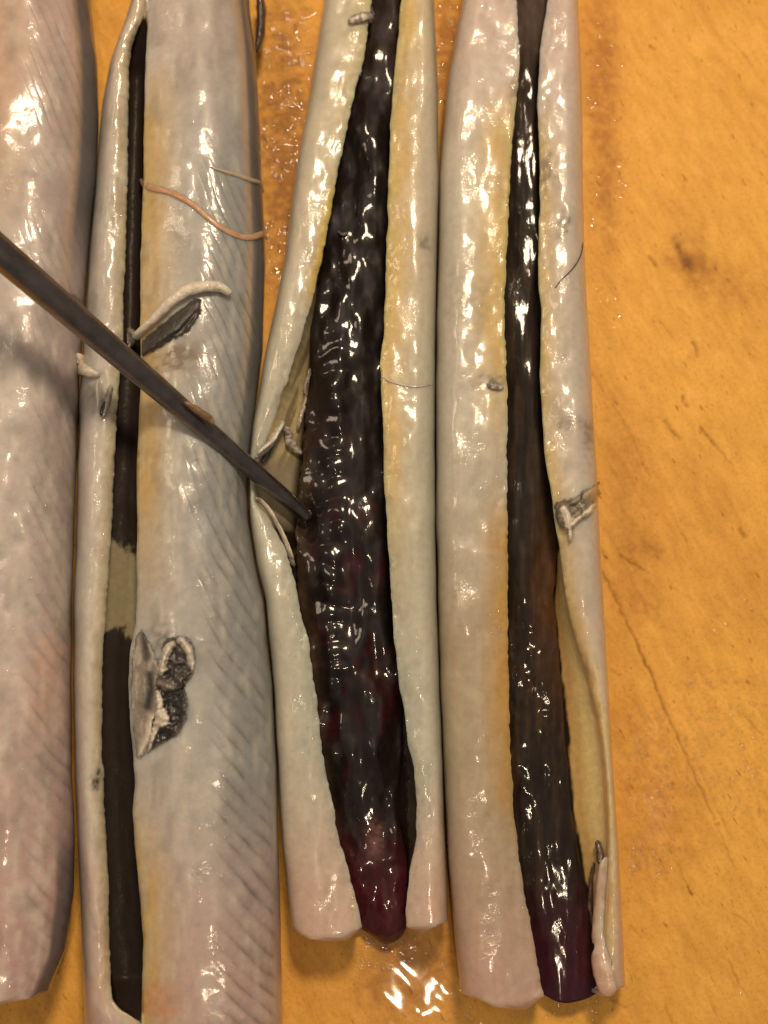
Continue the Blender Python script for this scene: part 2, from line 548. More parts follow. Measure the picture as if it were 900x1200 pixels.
    if 'ribs' in spec:
        at = body.data.attributes.new('ribs', 'FLOAT', 'POINT')
        wv = np.zeros(len(V), np.float32)
        wv[:n * M] = (spec['ribs'](pxs, pys, g) * is_out).ravel()
        at.data.foreach_set('value', wv)
        at = body.data.attributes.new('rib_phase', 'FLOAT', 'POINT')
        wv = np.zeros(len(V), np.float32)
        sl = 2.2 - 1.15 * sm(420, 850, rows); pr = 26 - 2 * sm(420, 850, rows)
        Fi = np.cumsum(STEP / pr)
        wv[:n * M] = (Fi[:, None] - (sl / pr)[:, None] * (pxs - g['R'].mean())).ravel()
        at.data.foreach_set('value', wv + 100)
    body.data.materials.append(M_lining)
    mi = np.zeros(len(F), np.int32)
    cc = np.arange((n - 1) * M) % M
    mi[:(n - 1) * M] = (cc >= No + 1) & (cc < M - 2)
    body.data.polygons.foreach_set('material_index', mi)
    BVH.append(BVHTree.FromPolygons([Vector(v) for v in V], F))
    tag(root, label, 'fish', 'gutted fish laid side by side on the board')
    return root, base, g, rows


def hit(px, py):
    d = Vector(ray(px, py)).normalized()
    best = None
    for t in BVH:
        loc, nor, i, ds = t.ray_cast(Vector(CAM), d)
        if loc is not None and (best is None or ds < best[2]):
            if nor.z < 0: nor = -nor
            best = (np.array(loc), np.array(nor), ds)
    if best is None:
        q = P(px, py, 0)
        best = (q, np.array([0, 0, 1.]), 0)
    return best[0], best[1]


PALE = lin(226, 220, 208)
GREY = lin(190, 188, 184)
YEL = lin(226, 200, 136)
PINK = lin(226, 196, 184)
BLACK = lin(46, 37, 33)
BLUE = lin(92, 92, 100)


def speck(c, px, py, x, y, rx, ry, color, amt, rough=1.0, seed=0):
    u = (px - x) / rx; v = (py - y) / ry
    r2 = u * u + v * v + (fbm(px / 5 + seed, py / 5 + seed, 3) - .5) * 3 * rough
    return mixc(c, color, amt * np.exp(-np.clip(r2, 0, None) * 1.2))


def streaks(c, px, py, seed, amt=.35):
    n_ = fbm(px / 7 + seed, py / 42 + seed, 4)
    c = mixc(c, lin(238, 234, 226), sm(.5, .75, n_) * amt)
    n_ = fbm(px / 14 + seed + 40, py / 30 + seed, 4)
    return mixc(c, lin(150, 146, 140), sm(.52, .8, n_) * amt)


# --- fish 1: leftmost
def ribs1(px, py, g):
    return sm(15, 50, px) * sm(112, 92, px) * (.4 + .25 * sm(500, 900, py)) * sm(.15, .6, fbm(px / 30, py / 60, 3))


def paint1(px, py, z, out, g):
    c = np.zeros(px.shape + (3,)) + lin(216, 206, 206)
    c = mixc(c, lin(224, 186, 140), np.exp(-((px - 5) / 26) ** 2 - ((py - 60) / 170) ** 2) * .8)
    c = mixc(c, lin(186, 172, 178), sm(20, 80, px) * .8)
    c = mixc(c, lin(210, 174, 172), sm(650, 1120, py) * .8)
    c = mixc(c, lin(222, 194, 188), sm(300, 0, py) * .6)
    c = streaks(c, px, py, 3, .45)
    e = g['R'] - px
    side = sm(26, 16, e) * sm(340, 240, py) + sm(24, 17, e) * sm(930, 1040, py) * .95
    c = mixc(c, lin(208, 178, 150), np.exp(-((e - 23) / 5) ** 2) * sm(420, 250, py) * .8)
    c = mixc(c, BLUE, np.clip(side, 0, 1) * .85)
    c = speck(c, px, py, 60, 800, 30, 60, lin(232, 190, 170), .5, 1.4, 3)
    c = speck(c, px, py, 88, 350, 8, 5, lin(80, 70, 64), .8, 1.2, 5)
    return c


f1 = build_fish('gutted_fish', dict(
    y=(-110, 1166), L=-130, sL=-80, sR=-78, dL=-80, dR=-78, lL=17, lR=18, zf=17, zm=8, zL=17.5, zR=21.5, apex=(.5, .42), seed=1.0,
    R=[(-110, 102), (0, 108), (60, 115), (130, 116), (200, 112), (290, 103), (360, 98), (420, 94), (500, 90), (600, 87), (700, 84), (800, 84), (900, 84),
       (980, 88), (1050, 87), (1117, 77), (1166, 58)], ribs=ribs1, bump=1.5), paint1,
    'leftmost fish, cut by the photo edge, pinkish grey with no open slit showing')


# --- fish 2
def ribs2(px, py, g):
    e = g['R'][:, None] - px
    return sm(84, 52, e) * sm(3, 12, e) * sm(120, 300, py) * (.65 + .25 * sm(650, 900, py)) * sm(.05, .5, fbm(px / 30 + 9, py / 60, 3))


def paint2(px, py, z, out, g):
    e = g['R'] - px
    c = np.zeros(px.shape + (3,)) + lin(214, 210, 210)
    right = px > (g['sR'] + g['sL']) / 2
    c = mixc(c, lin(158, 164, 172), right * sm(130, 30, e) * .8)
    c = mixc(c, lin(214, 184, 180), sm(860, 1180, py) * .8)
    c = mixc(c, lin(222, 204, 200), sm(240, 0, py) * .7)
    dl = np.abs(px - g['sL']); dr = np.abs(px - g['sR'])
    nz = fbm(px / 18, py / 40, 3)
    yr = np.exp(-(dr / 30) ** 2) * right * (sm(60, 160, py) * sm(760, 560, py) * .9 + sm(880, 1050, py) * .8) * (.5 + nz)
    c = mixc(c, lin(232, 200, 136), np.clip(yr * 1.1, 0, .95))
    c = mixc(c, lin(214, 196, 148), np.exp(-(dl / 14) ** 2) * (~right) * .55)
    c = streaks(c, px, py, 11, .35)
    st_ = sm(16, 11, e) * right * sm(700, 420, py)
    c = mixc(c, lin(206, 172, 140), np.exp(-((e - 17) / 5) ** 2) * sm(560, 300, py) * .75)
    c = mixc(c, BLUE, st_ * .8)
    c = speck(c, px, py, 212, 428, 26, 20, lin(138, 116, 96), .8, 1.2, 2)
    c = speck(c, px, py, 228, 548, 2.5, 2.5, lin(60, 52, 46), .9, .2, 4)
    c = speck(c, px, py, 111, 918, 6, 9, lin(52, 46, 42), 1.0, .7, 6)
    c = speck(c, px, py, 116, 905, 4, 6, lin(60, 52, 46), .9, .7, 6)
    c = speck(c, px, py, 180, 1170, 30, 24, lin(226, 160, 120), .6, 1, 8)
    c = speck(c, px, py, 190, 770, 18, 30, lin(96, 90, 84), .6, 1.2, 9)
    c = speck(c, px, py, 118, 465, 12, 26, lin(150, 146, 138), .7, 1, 9)
    # inside: black membrane, one scraped-clean pale stretch
    rag = (fbm(px / 9, py / 12, 4) - .5) * 50
    dark = np.zeros(px.shape + (3,)) + lin(40, 31, 26)
    pale = lin(146, 138, 112)
    pm = sm(640, 652, py + rag * .8 + (155 - px) * .8) * sm(742, 734, py + rag * .7)
    dark = mixc(dark, pale, pm)
    c = np.where(out[..., None], c, dark)
    fade = sm(90, 40, py) * sm(20, 42, py)
    lipd = np.minimum(dl, dr)
    c = np.where(out[..., None], mixc(c, lin(110, 98, 86), np.exp(-(dl / 5) ** 2) * sm(100, 60, py) * sm(15, 30, py) * fbm(px / 4, py / 4, 2) * 1.2), c)
    c = np.where((~out)[..., None] & (g['lL'] - z < .6)[..., None], mixc(c, lin(206, 188, 150), np.full(px.shape, .8)), c)
    return c


f2 = build_fish('gutted_fish', dict(
    y=(-110, 1262), seed=2.0, apex=(.5, .42), smooth=2,
    L=[(-110, 175), (0, 153), (20, 145), (71, 127), (107, 120), (142, 116), (213, 112), (284, 105), (356, 100), (450, 93), (600, 90), (700, 86), (800, 86),
       (900, 88), (1000, 92), (1100, 96), (1190, 98), (1262, 104)],
    R=[(-110, 288), (0, 294), (60, 301), (200, 307), (300, 311), (400, 308), (480, 298), (540, 290), (600, 290), (650, 298), (700, 309), (800, 319), (900, 324),
       (1000, 327), (1100, 329), (1200, 331), (1262, 330)],
    sL=[(-110, 172), (28, 169), (45, 160), (60, 155), (85, 151), (200, 150), (300, 147), (350, 145), (400, 144), (500, 136), (560, 133), (620, 131), (650, 128),
        (735, 123), (760, 121), (800, 120), (880, 119), (900, 122), (950, 122), (1000, 126), (1100, 128), (1170, 131), (1182, 142), (1196, 165), (1262, 166)],
    sR=[(-110, 173), (28, 171), (40, 174), (60, 172), (100, 170), (150, 169), (220, 168), (300, 165), (400, 164), (450, 165), (500, 163), (550, 160), (600, 161),
        (650, 160), (700, 160), (730, 159), (760, 153), (800, 150), (840, 152), (870, 155), (900, 157), (920, 158), (950, 155), (1000, 159), (1050, 164),
        (1100, 168), (1150, 167), (1196, 166), (1262, 167)],
    dL=[(-110, 172), (28, 169), (60, 152), (200, 146), (400, 140), (620, 125), (800, 112), (900, 115), (1100, 121), (1180, 138), (1196, 165), (1262, 166)],
    dR=[(-110, 173), (28, 171), (60, 174), (200, 172), (400, 169), (620, 168), (800, 158), (900, 164), (1100, 175), (1180, 172), (1196, 166), (1262, 167)],
    zL=[(-110, 17), (0, 18), (150, 16.5), (1200, 16)], zR=[(-110, 19), (1200, 20.5)], lL=[(-110, 17), (30, 17), (120, 15), (1100, 14.5), (1200, 16)],
    lR=[(-110, 17.5), (30, 17.4), (120, 16.6), (1100, 16.5), (1200, 17)],
    zf=[(-110, 17), (25, 17), (80, 11), (1150, 10.5), (1200, 16)], zm=8, ribs=ribs2, bump=1.0, wob=1.2), paint2,
    'second fish from the left, narrow flat black slit, grey ribbed flank, under the skewer')


# --- fish 3
def paint3(px, py, z, out, g):
    right = px > (g['sR'] + g['sL']) / 2
    c = np.zeros(px.shape + (3,)) + lin(216, 210, 198)
    c = mixc(c, lin(204, 208, 200), sm(300, 520, py) * .7)
    c = mixc(c, lin(228, 196, 184), sm(860, 1080, py) * .8)
    dl = np.abs(px - g['sL']); dr = np.abs(px - g['sR'])
    nz = fbm(px / 16 + 7, py / 40, 3)
    c = mixc(c, lin(234, 204, 138), np.clip(np.exp(-(dr / 26) ** 2) * right * sm(820, 420, py) * (.65 + nz), 0, .95))
    c = mixc(c, lin(232, 196, 96), np.clip(np.exp(-(dl / 9) ** 2) * (~right) * sm(180, 260, py) * sm(380, 320, py) * 1.2, 0, .9))
    c = mixc(c, lin(222, 204, 160), np.clip(np.exp(-(dl / 30) ** 2) * (~right) * sm(300, 60, py) * .8, 0, .8))
    c = streaks(c, px, py, 23, .14)
    c = speck(c, px, py, 497, 290, 9, 9, lin(140, 132, 124), .7, 1, 3)
    c = speck(c, px, py, 468, 110, 10, 12, lin(186, 172, 150), .6, 1, 3)
    c = speck(c, px, py, 356, 1092, 26, 12, lin(226, 150, 110), .6, 1, 4)
    c = speck(c, px, py, 330, 900, 16, 120, lin(232, 222, 210), .6, 1, 6)
    inn = np.zeros(px.shape + (3,)) + lin(206, 190, 150)
    inn = mixc(inn, lin(118, 100, 66), sm(.5, .7, fbm((px + py * .35) / 5, py / 60, 3)) * .7)
    inn = mixc(inn, lin(150, 140, 124), sm(515, 545, py) * .9)
    inn = mixc(inn, lin(60, 50, 44), sm(585, 625, py) * .9)
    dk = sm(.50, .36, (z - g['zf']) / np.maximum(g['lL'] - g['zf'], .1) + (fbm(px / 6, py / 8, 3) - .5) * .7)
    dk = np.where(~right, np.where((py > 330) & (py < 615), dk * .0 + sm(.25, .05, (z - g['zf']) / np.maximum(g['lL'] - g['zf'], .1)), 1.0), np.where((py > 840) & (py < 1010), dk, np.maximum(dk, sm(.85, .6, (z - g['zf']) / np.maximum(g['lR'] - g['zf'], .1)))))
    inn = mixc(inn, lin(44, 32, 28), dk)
    return np.where(out[..., None], c, inn)


f3 = build_fish('gutted_fish', dict(
    y=(-110, 1082), seed=3.0, apex=(.55, .55), smooth=2, square=.74,
    L=[(-110, 393), (0, 378), (100, 362), (200, 345), (300, 332), (400, 312), (480, 298), (530, 292), (600, 292), (650, 300), (700, 311), (800, 321), (900, 326),
       (1000, 332), (1082, 342)],
    sL=[(-110, 440), (0, 435), (30, 432), (70, 427), (100, 418), (150, 408), (200, 396), (250, 388), (300, 378), (330, 372), (400, 352), (450, 335), (500, 316),
        (535, 302), (565, 298), (585, 299), (600, 312), (640, 333), (680, 345), (710, 350), (750, 362), (830, 372), (880, 378), (920, 385), (970, 395), (1010, 405),
        (1040, 414), (1082, 425)],
    dL=[(-110, 436), (0, 430), (100, 410), (200, 390), (300, 372), (330, 372), (400, 366), (450, 363), (500, 359), (560, 354), (600, 352), (640, 342), (700, 346),
        (800, 362), (900, 375), (1000, 398), (1082, 420)],
    sR=[(-110, 473), (0, 470), (40, 468), (100, 461), (150, 458), (200, 456), (300, 453), (400, 449), (430, 445), (450, 447), (500, 449), (550, 450), (600, 452),
        (650, 455), (700, 458), (750, 462), (810, 468), (832, 475), (867, 477), (900, 485), (940, 488), (980, 488), (1020, 480), (1070, 475), (1082, 476)],
    dR=[(-110, 478), (0, 475), (200, 462), (400, 456), (600, 458), (800, 474), (860, 470), (900, 468), (960, 466), (1000, 476), (1040, 480), (1082, 480)],
    R=[(-110, 506), (0, 510), (100, 513), (200, 514), (300, 512), (400, 510), (500, 509), (600, 510), (700, 512), (800, 515), (900, 519), (1000, 522), (1082, 525)],
    zL=[(-110, 15), (300, 16), (480, 14.5), (560, 11), (600, 12.5), (700, 15), (1082, 13)], zR=[(-110, 15.5), (500, 17), (1082, 13.5)],
    lL=[(-110, 14.2), (300, 15.2), (450, 14.2), (540, 12), (570, 10.5), (620, 12), (700, 14.2), (1082, 12.3)], lR=[(-110, 14.9), (500, 16.2), (1082, 12.7)],
    zf=[(-110, 6), (600, 5.5), (1000, 4.5), (1082, 3.5)], zm=[(-110, 8.5), (500, 8.5), (1082, 7)], bump=1.1, wob=2.2,
    endshape=lambda px: 16 * np.exp(-((px - 376) / 36) ** 2) + 2), paint3,
    'third fish from the left, wide open belly full of glossy dark lumpy innards')


# --- fish 4
def paint4(px, py, z, out, g):
    right = px > (g['sR'] + g['sL']) / 2
    c = np.zeros(px.shape + (3,)) + lin(214, 210, 204)
    c = mixc(c, lin(214, 204, 198), right * .7)
    c = mixc(c, lin(190, 172, 144), (~right) * sm(480, 800, py) * .8)
    c = mixc(c, lin(222, 186, 178), sm(900, 1160, py) * .7)
    c = mixc(c, lin(228, 206, 202), sm(260, 20, py) * .7)
    dl = np.abs(px - g['sL']); dr = np.abs(px - g['sR'])
    nz = fbm(px / 14 + 3, py / 30, 3)
    c = mixc(c, lin(234, 204, 138), np.clip(np.exp(-(dl / 34) ** 2) * (~right) * sm(80, 180, py) * sm(600, 360, py) * (.6 + nz), 0, .95))
    c = mixc(c, lin(220, 176, 98), np.clip(np.exp(-(dl / 22) ** 2) * (~right) * sm(540, 660, py) * sm(1010, 900, py) * (.5 + nz), 0, .9))
    c = mixc(c, lin(232, 202, 142), np.clip(np.exp(-(dr / 16) ** 2) * right * sm(100, 200, py) * (.45 + nz), 0, .9))
    c = streaks(c, px, py, 31, .12)
    for (x, y, rx, ry, a, s) in ((660, 268, 9, 12, .8, 3), (640, 205, 6, 26, .6, 4), (652, 215, 6, 8, .4, 9), (690, 510, 6, 24, .6, 5), (668, 498, 16, 8, .4, 6), (575, 450, 14, 8, .7, 7), (602, 110, 4, 10, .5, 8), (548, 355, 24, 24, .25, 8)):
        c = speck(c, px, py, x, y, rx, ry, lin(112, 104, 96), a, 1.3, s)
    inn = np.zeros(px.shape + (3,)) + lin(212, 176, 116)
    inn = mixc(inn, lin(204, 156, 104), sm(.45, .7, fbm(px / 6, py / 90, 3)) * .35)
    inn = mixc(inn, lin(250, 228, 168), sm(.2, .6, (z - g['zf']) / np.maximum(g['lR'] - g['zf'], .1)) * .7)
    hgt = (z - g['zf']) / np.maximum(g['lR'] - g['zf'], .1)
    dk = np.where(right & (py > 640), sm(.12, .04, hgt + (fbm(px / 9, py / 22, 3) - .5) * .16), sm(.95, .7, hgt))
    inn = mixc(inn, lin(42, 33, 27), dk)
    return np.where(out[..., None], c, inn)


f4 = build_fish('gutted_fish', dict(
    y=(-110, 1166), seed=4.0, apex=(.6, .55), smooth=2, square=.74,
    L=[(-110, 558), (0, 540), (40, 532), (80, 525), (150, 519), (200, 515), (300, 513), (400, 511), (600, 511), (800, 516), (1000, 525), (1100, 532), (1166, 540)],
    sL=[(-110, 604), (0, 605), (40, 607), (80, 609), (120, 606), (160, 601), (200, 598), (300, 594), (350, 591), (400, 592), (450, 594), (600, 594), (700, 595),
        (800, 596), (900, 599), (950, 602), (1000, 607), (1050, 615), (1100, 625), (1166, 637)],
    dL=[(-110, 600), (0, 600), (100, 602), (200, 592), (400, 586), (600, 587), (800, 589), (900, 592), (1000, 601), (1100, 620), (1166, 634)],
    sR=[(-110, 645), (0, 643), (30, 638), (60, 633), (120, 630), (160, 631), (200, 633), (260, 632), (330, 630), (360, 634), (440, 633), (480, 635), (530, 638),
        (580, 646), (600, 648), (640, 655), (700, 663), (750, 675), (800, 690), (850, 700), (900, 706), (950, 709), (1000, 710), (1100, 707), (1166, 703)],
    dR=[(-110, 650), (0, 648), (100, 640), (200, 640), (400, 642), (600, 652), (640, 653), (700, 649), (750, 653), (800, 658), (850, 662), (900, 665), (950, 670),
        (1000, 678), (1050, 687), (1100, 695), (1166, 698)],
    R=[(-110, 676), (0, 678), (100, 682), (200, 683), (300, 686), (400, 691), (500, 696), (560, 700), (600, 702), (700, 707), (800, 713), (900, 719), (1000, 725),
       (1100, 730), (1166, 733)],
    zL=[(-110, 16), (500, 16.5), (1000, 15), (1166, 13)], zR=[(-110, 16), (600, 15), (800, 13), (1000, 12), (1166, 10.5)],
    lL=[(-110, 15.4), (500, 15.7), (1166, 12.3)], lR=[(-110, 15.3), (600, 14.3), (800, 11.2), (1166, 9)],
    zf=[(-110, 8), (600, 6), (1000, 4.5), (1166, 3.5)], zm=[(-110, 8.5), (600, 8), (1166, 6)], bump=1.0, wob=1.6,
    endshape=lambda px: 12 * np.exp(-((px - 590) / 45) ** 2) - 6 * sm(690, 735, px)), paint4,
    'rightmost fish, pale flaps around a long dark cavity, yellow inner wall near its lower end')


# ------------------------------------------------------------------ innards: lumpy strips in the cavities
def innards(root, base, rows0, left, right, zc, paint, mat, lump, name='innards', nx=46, step=2.5, seed=0.0, round_end=False, dome=1.6):
    rows = np.arange(rows0[0], rows0[1] + .1, step)
    l = curve(left, rows, 3); r = curve(right, rows, 3); z = curve(zc, rows, 4)
    l = l + (fbm(rows / 9 + seed, rows * 0 + 1.7, 3) - .5) * 7
    r = r + (fbm(rows / 24 + seed, rows * 0 + 7.7, 4) - .5) * 6
    u = np.linspace(0, 1, nx)
    px = l[:, None] + (r - l)[:, None] * u
    py = np.repeat(rows[:, None], nx, 1)
    zz = z[:, None] + dome * (np.sin(u * math.pi) ** .7) - dome
    zz = zz + lump(px, py) * .72 - .9
    if round_end:
        e = np.clip((rows0[1] - rows) / 18, 0, 1)[:, None]
        rr = np.sqrt(1 - (1 - e) ** 2)
        mid = (l + r)[:, None] / 2
        px = mid + (px - mid) * (.5 + .5 * rr)
        zz = .6 + (zz - .6) * (.05 + .95 * rr)
    Y = P(np.full(len(rows), 450.), rows, .008)[:, 1]
    Yv = np.repeat(Y[:, None], nx, 1)
    Yv = Yv + np.exp(-(rows0[1] - rows) / 20)[:, None] * ((fbm(px / 40 + seed, px * 0 + 2.2, 2) - .5) * 22 - 9 * np.sin(u * math.pi)) * PX
    zv = np.maximum(zz, .3) * .001
    V = np.stack([X_at(px, Yv, zv), Yv, zv], -1)
    n_ = len(rows)
    low = V.copy(); low[..., 2] = np.maximum(low[..., 2] - .0022, .0001)
    allV = np.concatenate([V.reshape(-1, 3), low.reshape(-1, 3)])
    c = paint(px, py, zz, u)
    C = np.concatenate([c.reshape(-1, 3)] * 2)
    idx = np.arange(n_ * nx).reshape(n_, nx)
    top = np.stack([idx[:-1, :-1], idx[1:, :-1], idx[1:, 1:], idx[:-1, 1:]], -1).reshape(-1, 4)
    bot = (top + n_ * nx)[:, ::-1]
    per = np.concatenate([idx[0, :], idx[1:, -1], idx[-1, -2::-1], idx[-2:0:-1, 0]])
    p2 = np.roll(per, -1)
    sd = np.stack([per, p2, p2 + n_ * nx, per + n_ * nx], -1)
    F = np.concatenate([top, bot, sd]).tolist()
    o = mesh_obj(name, allV, F, mat, root, base, C)
    BVH.append(BVHTree.FromPolygons([Vector(v) for v in allV], top.tolist()))
    return o


def lump3(px, py):
    a = (fbm(px / 26, py / 52, 2) - .5) * 2.8 - 3.2 * np.exp(-((px - 356) / 13) ** 2 - ((py - 612) / 22) ** 2)
    beads = np.abs(np.sin(py / 24 * math.pi + 3.5 * fbm(px / 40, py / 70, 2))) * np.exp(-((px - 390) / 16) ** 2) * .5 * sm(380, 430, py) * sm(840, 780, py)
    fine = (fbm(px / 10, py / 18, 2) - .5) * .8 * fbm(px / 60 + 4, py / 60, 2)
    return a + beads + fine


def paint_g3(px, py, z, u):
    c = np.zeros(px.shape + (3,)) + lin(30, 22, 20)
    n_ = fbm(px / 14, py / 30, 3)
    c = mixc(c, lin(56, 20, 22), sm(.5, .75, n_) * sm(420, 620, py) * .9)
    c = mixc(c, lin(66, 58, 66), sm(.55, .75, fbm(px / 16 + 50, py / 34, 3)) * sm(520, 300, py) * .8)
    c = mixc(c, lin(70, 56, 40), sm(.2, .03, u) * sm(430, 600, py) * .8)
    c = mixc(c, lin(84, 28, 38), sm(940, 1060, py) * .8)
    c = mixc(c, lin(64, 50, 42), sm(200, 0, py) * .6)
    c = speck(c, px, py, 440, 985, 9, 22, lin(150, 110, 104), .6, .8, 3)
    return c


innards(f3[0], f3[1], (-100, 1104),
        [(-100, 432), (0, 428), (100, 410), (200, 388), (300, 369), (350, 364), (430, 362), (500, 357), (560, 352), (620, 346), (700, 348), (760, 360), (830, 366),
         (920, 378), (1010, 398), (1070, 416), (1104, 424)],
        [(-100, 480), (0, 476), (200, 462), (400, 455), (600, 458), (800, 473), (860, 472), (900, 470), (960, 466), (990, 474), (1030, 482), (1070, 478), (1104, 474)],
        [(-100, 11), (300, 11.5), (600, 10.5), (900, 9), (1050, 7), (1104, 5.5)], paint_g3, M_guts, lump3, round_end=True, seed=2.2)


def lump4(px, py):
    return (fbm(px / 40 + 9, py / 90, 3) - .5) * 2.0 + (fbm(px / 9, py / 60 + 3, 2) - .5) * .25 + (fbm(px / 12, py / 14 + 3, 2) - .5) * .5 * sm(560, 800, py) * sm(1000, 900, py)


def paint_g4(px, py, z, u):
    c = np.zeros(px.shape + (3,)) + lin(40, 31, 25)
    c = mixc(c, lin(74, 54, 36), sm(.5, .75, fbm(px / 6, py / 60, 3)) * .6)
    c = mixc(c, lin(92, 74, 64), sm(110, 20, py) * .8)
    c = mixc(c, lin(92, 60, 34), np.exp(-((py - 690) / 110) ** 2) * sm(.35, .9, u) * .75)
    c = mixc(c, lin(66, 24, 40), sm(1000, 1120, py) * .8)
    return c


innards(f4[0], f4[1], (-100, 1168),
        [(-100, 597), (0, 598), (80, 602), (200, 590), (400, 585), (600, 587), (800, 589), (900, 592), (1000, 601), (1100, 619), (1168, 634)],
        [(-100, 652), (0, 649), (100, 640), (200, 641), (400, 642), (560, 650), (640, 654), (680, 652), (700, 648), (750, 653), (800, 658), (850, 662), (900, 665),
         (950, 670), (1000, 677), (1050, 688), (1100, 696), (1168, 700)],
        [(-100, 11.5), (200, 11), (600, 9), (1000, 7.5), (1168, 5.5)], paint_g4, M_line, lump4, seed=5.5, dome=1.0)


# ------------------------------------------------------------------ fins, folds, strands: flattened tubes laid on the surface
def lobe(name, path, colr, parent=None, base=None, mat=None, lift=.35, thick=.5, ring=14, sub=7, zabs=None, color2=None, rough=.22, label=None, flat_end=False):
    p = np.array([q[:3] for q in path], float)
    n_ = len(p)
    t = np.linspace(0, n_ - 1, (n_ - 1) * sub + 1)
    out = []
    for kx in range(3):
        # Catmull-Rom
        ext = np.concatenate([[2 * p[0, kx] - p[1, kx]], p[:, kx], [2 * p[-1, kx] - p[-2, kx]]])
        i = np.minimum(t.astype(int), n_ - 2); f = t - i
        a, b_, c_, d_ = ext[i], ext[i + 1], ext[i + 2], ext[i + 3]
        out.append(.5 * (2 * b_ + (c_ - a) * f + (2 * a - 5 * b_ + 4 * c_ - d_) * f ** 2 + (3 * b_ - a - 3 * c_ + d_) * f ** 3))
    cx, cy, cw = out
    cw = np.maximum(cw, .3)
    pts, nrm = [], []
    for k_ in range(len(t)):
        if zabs is not None:
            zz = np.interp(t[k_], np.arange(n_), zabs) * .001
            pts.append(P(cx[k_], cy[k_], zz)); nrm.append(np.array([0, 0, 1.]))
        else:
            a, b_ = hit(cx[k_], cy[k_]); pts.append(a); nrm.append(b_)
    pts = np.array(pts); nrm = np.array(nrm)
    if zabs is None:
        for _ in range(3):
            pts[1:-1, 2] = (pts[:-2, 2] + 2 * pts[1:-1, 2] + pts[2:, 2]) / 4
            nrm[1:-1] = (nrm[:-2] + 2 * nrm[1:-1] + nrm[2:]) / 4
        nrm = nrm * .6 + np.array([0, 0, .4])
    nrm /= np.linalg.norm(nrm, axis=1)[:, None]
    tan = np.gradient(pts, axis=0); tan /= np.linalg.norm(tan, axis=1)[:, None] + 1e-12
    sd = np.cross(tan, nrm); sd /= np.linalg.norm(sd, axis=1)[:, None] + 1e-12
    up = np.cross(sd, tan)
    V = []; C = []
    colr = np.asarray(colr); c2 = colr * .7 if color2 is None else np.asarray(color2)
    sdv = (abs(hash(name)) % 1) + cx[0] * .37 + cy[0] * .11
    for k_ in range(len(t)):
        e = min(k_, len(t) - 1 - k_)
        cap = 1.0 if e > 1 else (.75 if e == 1 else (.3 if not flat_end else .8))
        for j in range(ring):
            an = 2 * math.pi * j / ring
            wv = 1 + (vnoise(k_ * .55 + sdv, j * .9 + sdv) - .5) * 2 * rough
            ww = cw[k_] * PX * .93 * cap * wv
            th = thick * .001 * cap * (1 + (vnoise(k_ * .8 + sdv + 9, j * 1.3) - .5) * 2 * rough)
            V.append(pts[k_] + sd[k_] * ww * math.cos(an) + up[k_] * (th * math.sin(an) + lift * .001))
            mixk = float(sm(.35, .75, fbm(np.array(k_ * .5 + sdv), np.array(j * .6 + sdv), 2)))
            C.append(colr * (1 - mixk) + c2 * mixk)
    F = []
    for k_ in range(len(t) - 1):
        for j in range(ring):
            a = k_ * ring + j; b_ = k_ * ring + (j + 1) % ring
            F.append([a, b_, b_ + ring, a + ring])
    F.append(list(range(ring))[::-1]); F.append([(len(t) - 1) * ring + j for j in range(ring)])
    o = mesh_obj(name, V, F, mat or M_fin, parent, base if base is not None else None, np.array(C))
    if label: o['label'] = label
    return o


def near(x, y, poly, r):
    """1 on a polyline, fading to 0 at distance ~2r"""
    best = np.full(np.shape(x), 1e9)
    for (x0, y0), (x1, y1) in zip(poly[:-1], poly[1:]):
        dx, dy = x1 - x0, y1 - y0
        t = np.clip(((x - x0) * dx + (y - y0) * dy) / (dx * dx + dy * dy + 1e-9), 0, 1)
        best = np.minimum(best, (x - x0 - t * dx) ** 2 + (y - y0 - t * dy) ** 2)
    return np.exp(-best / (r * r))


def paint_blade(x, y, d):
    c = np.zeros(x.shape + (3,)) + lin(66, 58, 53)
    u = (x + y * .9) / 5
    c = mixc(c, lin(104, 95, 88), sm(.5, .75, fbm((x + y * .75) / 4, (y - x * .75) / 26, 3)) * .6)
    c = mixc(c, lin(36, 31, 28), near(x, y, [(165, 418), (197, 398), (228, 372)], 2.4) * .8)
    return mixc(c, lin(120, 106, 94), sm(3, 0, d) * .5)


